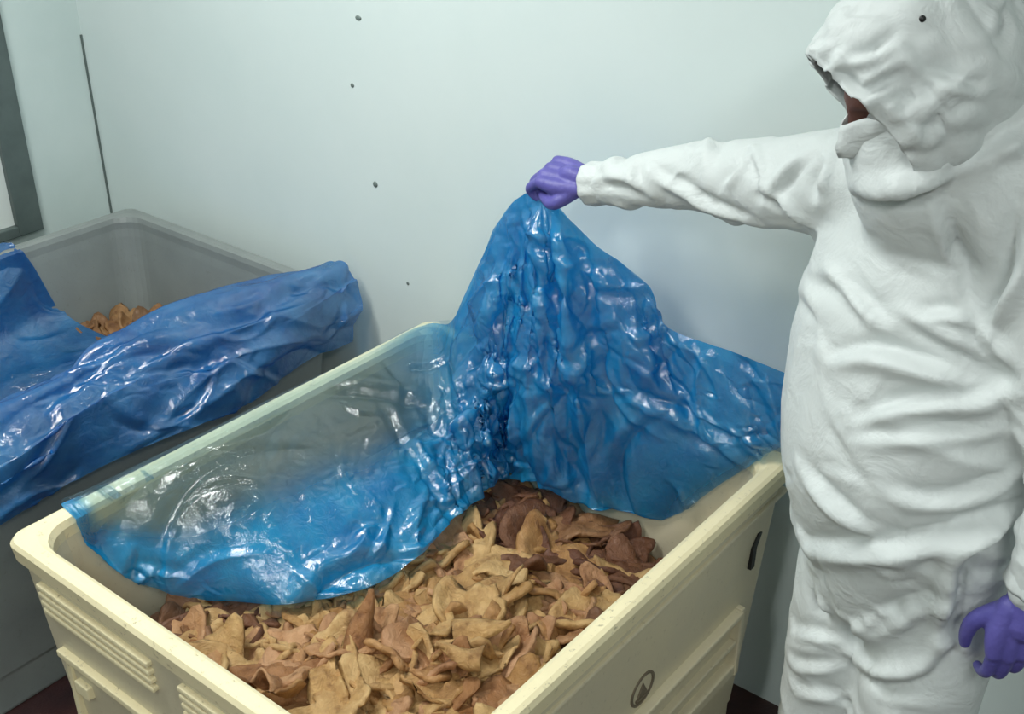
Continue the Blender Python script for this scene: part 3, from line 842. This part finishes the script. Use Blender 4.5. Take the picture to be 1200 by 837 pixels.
folds(suit, [
    (.016, .012, DNV, [(975, 412), (1020, 405), (1080, 420), (1150, 447)]),
    (.016, .011, DNV, [(1005, 485), (1040, 472), (1100, 462), (1150, 460), (1195, 445)]),
    (.013, .010, UPV, [(1060, 380), (1090, 400), (1130, 420), (1180, 450)]),
    (.014, .008, (-1, 0, 0), [(1105, 245), (1120, 290), (1133, 350), (1150, 370)]),
    (.024, .012, (1, 0, 0), [(1198, 235), (1180, 310), (1165, 350), (1150, 375)]),
    (.016, .012, UPV, [(1140, 385), (1150, 410), (1185, 440)]),
    (.010, .010, DNV, [(995, 507), (1060, 505), (1130, 500), (1195, 505)]),
    (.018, .015, DNV, [(945, 632), (1000, 637), (1060, 632), (1130, 612), (1195, 588)]),
    (.014, .012, DNV, [(945, 545), (985, 590), (1015, 615)]),
    (.013, .012, DNV, [(1045, 570), (1090, 580), (1140, 572), (1195, 545)]),
    (.026, .014, (-1, 0, 0), [(1190, 618), (1140, 650), (1128, 700), (1118, 745)]),
    (.016, .011, (1, 0, 0), [(935, 645), (955, 700), (970, 722)]),
    (.014, .013, DNV, [(1005, 745), (1050, 712), (1110, 690)]),
    (.018, .012, UPV, [(975, 765), (1010, 795), (1040, 805), (1090, 795), (1115, 762)]),
    (.012, .009, DNV, [(932, 735), (972, 740)]), (.012, .009, DNV, [(932, 775), (975, 775)]), (.012, .009, DNV, [(935, 805), (985, 808)]),
    (.012, .008, UPV, [(705, 217), (730, 218), (755, 230), (775, 245)]),
    (.014, .009, DNV, [(770, 198), (800, 215), (830, 235), (870, 250)]),
    (.011, .007, (1, 0, 0), [(873, 178), (860, 200), (848, 212)]), (.011, .007, (1, 0, 0), [(876, 180), (886, 205), (890, 232)]),
    (.014, .008, UPV, [(893, 228), (915, 245), (940, 262)]), (.013, .009, (-1, 0, 0), [(945, 190), (925, 210), (908, 233)]), (.016, .009, (1, 0, 0), [(960, 195), (955, 228)]),
    (.010, .007, (-1, 0, 0), [(746, 193), (749, 212)]),
    (.018, .010, DNV, [(1195, 145), (1150, 175), (1110, 200), (1070, 210)]),
    (.022, .013, UPV, [(1165, 185), (1120, 212), (1060, 232), (1015, 236)]),
    (.012, .010, DNV, [(985, 320), (1005, 340), (1040, 372)]), (.010, .012, UPV, [(955, 330), (985, 345), (1010, 380)]),
    (.010, .008, DNV, [(1075, 365), (1110, 360), (1140, 370)]),
])
# soften only the finest stair-steps
V, E_ = np_mesh(suit); deg = np.bincount(E_.ravel(), minlength=len(V)).astype(float)
for _ in range(2): V = V + .35 * lap(V, E_, deg)
setv(suit, V)
put(obj('coverall', suit, M['suit'], smooth=True), person)

# hood: open shell turned down and to the left
nphi, npsi = 46, 72
G = np.zeros((nphi, npsi, 3))
for j in range(npsi):
    psi = 2 * math.pi * j / npsi; cs, sn = math.cos(psi), math.sin(psi)     # cs along up, sn along side
    po = math.radians(54 + 4 * sn - 3 * cs - 6 * max(0, -cs))
    for i in range(nphi):
        ph = po + (math.pi * .985 - po) * i / (nphi - 1)
        p = hf * (.158 * math.cos(ph)) + (hu * (.156 * cs) + hs * (.126 * sn)) * math.sin(ph)
        brim = math.exp(-((ph - po) / .16) ** 2)
        p += (hu * cs + hs * sn) * (.006 * brim * math.sin(psi * 13) + .004 * brim * math.sin(psi * 23 + 1))
        q = HC + p
        nv = p.normalized()
        q += nv * (.008 * noise.noise(q * 11) + .010 * abs(noise.noise(q * 19 + Vector((3, 1, 4)))) - .004)
        G[i, j] = q
me = gridmesh('hood', G, close_u=True)
bm = bmesh.new(); bm.from_mesh(me)
bmesh.ops.contextual_create(bm, geom=[v for v in bm.verts if v.index >= (nphi - 1) * npsi])
bmesh.ops.recalc_face_normals(bm, faces=bm.faces)
bmesh.ops.subdivide_edges(bm, edges=[e for e in bm.edges if len(e.link_faces) and max(len(f.verts) for f in e.link_faces) == 4], cuts=1, use_grid_fill=True, smooth=.4)
hm = bpy.data.meshes.new('hood'); bm.to_mesh(hm); bm.free()
Vh, Eh = np_mesh(hm)
Vh = creases(Vh, vnormals(hm), 41, [(16, (.08, .2), (.004, .009), (.006, .011), .6), (70, (.03, .09), (.0015, .004), (.003, .006), 1.0)], lambda c: -hf * .6 + hu * .5)
setv(hm, Vh)
folds(hm, [
    (.009, .007, DNV, [(965, 75), (990, 92), (1012, 105), (1030, 98)]), (.008, .006, DNV, [(990, 65), (1020, 60), (1045, 45)]),
    (.009, .007, UPV, [(1010, 118), (1030, 100), (1060, 82)]), (.008, .007, DNV, [(1085, 80), (1115, 90), (1150, 100)]),
    (.010, .009, DNV, [(1030, 145), (1060, 120), (1090, 100)]), (.008, .008, DNV, [(1045, 175), (1090, 150), (1130, 125)]),
    (.008, .006, UPV, [(975, 100), (990, 115), (1005, 128)]),
])
ho = put(obj('hood', hm, M['suit'], smooth=True), person)
so = ho.modifiers.new('thickness', 'SOLIDIFY'); so.thickness = .002; so.offset = -1
# small vent dot on the hood
bvh = BVHTree.FromPolygons([v.co for v in hm.vertices], [tuple(p.vertices) for p in hm.polygons])
hit = bvh.ray_cast(CAM, ray(1081, 22).normalized())
if hit[0] is not None:
    bm = bmesh.new(); bmesh.ops.create_uvsphere(bm, u_segments=10, v_segments=6, radius=.0045)
    bmesh.ops.translate(bm, verts=bm.verts, vec=hit[0]); put(obj('hood_spot', bm, M['black'], smooth=True, label='small dark spot'), person)

# head inside the hood
def head_pt(a, e):            # a azimuth (0 = face), e elevation
    x, y, z = math.cos(e) * math.cos(a), math.cos(e) * math.sin(a), math.sin(e)   # x face, y side, z up
    r = Vector((x * .100, y * .076, z * .118))
    if x > 0:
        if z < -.2: r.y *= 1 + .25 * (z + .2)                       # narrower jaw
        g = lambda yc, zc, sy, sz: math.exp(-((r.y - yc) / sy) ** 2 - ((r.z - zc) / sz) ** 2)
        r.x += .026 * g(0, -.022, .012, .020) + .010 * g(0, .004, .010, .022)     # nose
        r.x += .006 * (g(-.03, .028, .022, .008) + g(.03, .028, .022, .008))      # brow
        r.x -= .010 * (g(-.03, .008, .014, .010) + g(.03, .008, .014, .010))      # eye sockets
        r.x += .006 * g(0, -.058, .022, .006) + .006 * g(0, -.070, .020, .006) + .012 * g(0, -.098, .022, .016)
    else:
        r.x *= 1.05
    return r
hM = Matrix((hf, hs, hu)).transposed()
HO = HC + hf * -.002 + hu * .004
P = np.zeros((49, 72, 3))
for i in range(49):
    for j in range(72):
        P[i, j] = HO + hM @ head_pt(2 * math.pi * j / 72, -math.pi / 2 + math.pi * i / 48)
hd = gridmesh('head', P, close_u=True)
head = put(obj('head', hd, M['skin'], smooth=True), person)
def ball(name, p, rad, mat, sc=(1, 1, 1)):
    bm = bmesh.new(); bmesh.ops.create_uvsphere(bm, u_segments=16, v_segments=10, radius=rad)
    for v in bm.verts: v.co = HO + hM @ (Vector(p) + Vector((v.co.x * sc[0], v.co.y * sc[1], v.co.z * sc[2])))
    o = obj(name, bm, mat, smooth=True); o.parent = head; o.matrix_parent_inverse = Matrix.Translation(-person.location); return o
for s in (-1, 1):
    ball('eye', (.079, .03 * s, .008), .0115, M['eye']); ball('iris', (.0885, .03 * s, .006), .005, M['iris'], (.6, 1, 1))
    ball('eyebrow', (.091, .031 * s, .030), .006, M['brow'], (.7, 2.7, .7)); ball('ear', (.0, .076 * s, -.004), .02, M['skin'], (.8, .35, 1.5))
ball('mouth', (.094, 0, -.064), .007, M['lips'], (.7, 2.6, .9))

# white mask over nose and mouth
MK = np.zeros((22, 33, 3))
for i in range(22):
    for j in range(33):
        a_ = -1.3 + 2.6 * j / 32; e_ = -1.25 + 1.22 * i / 21 + .10 * math.cos(a_ * 1.2)
        q_ = head_pt(a_, e_) * 1.06
        q_.x += .022 * math.exp(-(q_.y / .05) ** 2 - ((q_.z + .05) / .045) ** 2) + .0015 * math.sin(q_.z * 420)
        MK[i, j] = HO + hM @ q_
mo = put(obj('face_mask', gridmesh('face_mask', MK), M['suit'], smooth=True, label='white mask over nose and mouth'), person)
so = mo.modifiers.new('thickness', 'SOLIDIFY'); so.thickness = .0025; so.offset = 1
# gloves
def hand(W, h, n, thumb, curls, spread=.0, tcurl=(.5, .4), scale=1.0):
    """W wrist, h along the hand, n back of hand, thumb = unit side of the thumb; curls in radians per joint and finger"""
    h = Vector(h).normalized(); n = (Vector(n) - h * Vector(n).dot(h)).normalized(); s = h.cross(n).normalized()
    if s.dot(Vector(thumb)) < 0: s = -s
    bm = bmesh.new(); S = scale
    # palm as three overlapping tapered pads + cuff of the glove
    limb(bm, [W - h * .055 * S, W, W + h * .03 * S], [.030 * S, .029 * S, .031 * S], .72, s)
    for k in range(4):
        o_ = (.030 - .0195 * k) * S
        limb(bm, [W + h * .008 * S + s * o_ * .62, W + h * .05 * S + s * o_ * .95, W + h * (.088 - .004 * abs(k - 1)) * S + s * o_], [.0165 * S, .0165 * S, .0125 * S], 1.0, s)
    ln = [(.042, .026, .021), (.046, .029, .022), (.043, .027, .021), (.034, .021, .018)]
    for k in range(4):
        p = W + h * (.088 - .004 * abs(k - 1)) * S + s * (.030 - .0195 * k) * S
        a = 0; pts = [p - h * .012 * S, p]
        for L, c in zip(ln[k], curls[k]):
            a += c; p = p + (h * math.cos(a) - n * math.sin(a) + s * spread * (1.5 - k)) * L * S; pts.append(p)
        limb(bm, pts, [.0100 * S, .0102 * S, .0095 * S, .0085 * S, .0070 * S], 1.0, s)
    b = W + h * .018 * S + s * .022 * S - n * .006 * S
    p1 = b + (h * .55 + s * .62 - n * tcurl[0]).normalized() * .042 * S
    p2 = p1 + (h * .85 + s * (.25 - tcurl[1]) - n * tcurl[0]).normalized() * .032 * S
    p3 = p2 + (h * .85 - s * tcurl[1] - n * .25).normalized() * .025 * S
    limb(bm, [b, p1, p2, p3], [.0165 * S, .0130 * S, .0108 * S, .0085 * S], 1.0, n)
    return remeshed(bm, .0028, 4)
WR = CUFF_R + Vector((-.012, 0, -.002))
fist = hand(WR, (-.96, -.10, .10), (.15, -.45, .88), (0, -1, -.4), [(.80, 1.45, 1.15), (.88, 1.5, 1.2), (.95, 1.5, 1.2), (1.0, 1.5, 1.2)], tcurl=(.30, .62), scale=1.08)
put(obj('glove', fist, M['glove'], smooth=True, label='purple glove gripping the liner'), person)
WL = CUFF_L + Vector((-.012, -.008, -.03))
HDIR = (at(1188, 785, Y=1.57) - WL)
rest = hand(WL, HDIR, (.55, -.80, .2), (-1, -.3, 0), [(.35, .55, .4), (.42, .6, .45), (.5, .65, .45), (.55, .65, .45)], tcurl=(.35, .05), scale=1.12)
put(obj('glove', rest, M['glove'], smooth=True, label='purple glove on the hanging hand'), person)
# elastic cuffs
for c, d, r in ((CUFF_R, (CUFF_R - EL_R).normalized(), .041), (CUFF_L, (CUFF_L - EL_L).normalized(), .046)):
    a = d.cross(Vector((0, 1, .2))).normalized(); b = d.cross(a).normalized()
    R = np.zeros((7, 36, 3))
    for i, (t, q) in enumerate(((-.045, .98), (-.030, 1.02), (-.012, 1.06), (0, 1.09), (.006, 1.05), (.006, .9), (-.002, .78))):
        for j in range(36):
            an = 2 * math.pi * j / 36; k = r * q * (1 + .035 * math.sin(an * 9) + .02 * math.sin(an * 5 + 1))
            R[i, j] = c + d * t + (a * math.cos(an) + b * math.sin(an)) * k
    put(obj('cuff', gridmesh('cuff', R, close_u=True), M['suit'], smooth=True), person)
# boots under the trouser legs
for s in (-1, 1):
    bm = bmesh.new()
    limb(bm, [loc(.03 + .09 * s, .03, .20), loc(.03 + .09 * s, .03, .10), loc(.03 + .09 * s, .02, .055)], [.062, .058, .05], ref=Y1v)
    limb(bm, [loc(.03 + .09 * s, .05, .047), loc(.03 + .095 * s, -.06, .047), loc(.03 + .10 * s, -.17, .042)], [.047, .05, .042], ref=Vector((0, 0, 1)))
    mb_ = remeshed(bm, .008, 4)
    V, _ = np_mesh(mb_); V[:, 2] = np.maximum(V[:, 2], .0); setv(mb_, V)
    put(obj('boot', mb_, M['zip'], smooth=True), person)
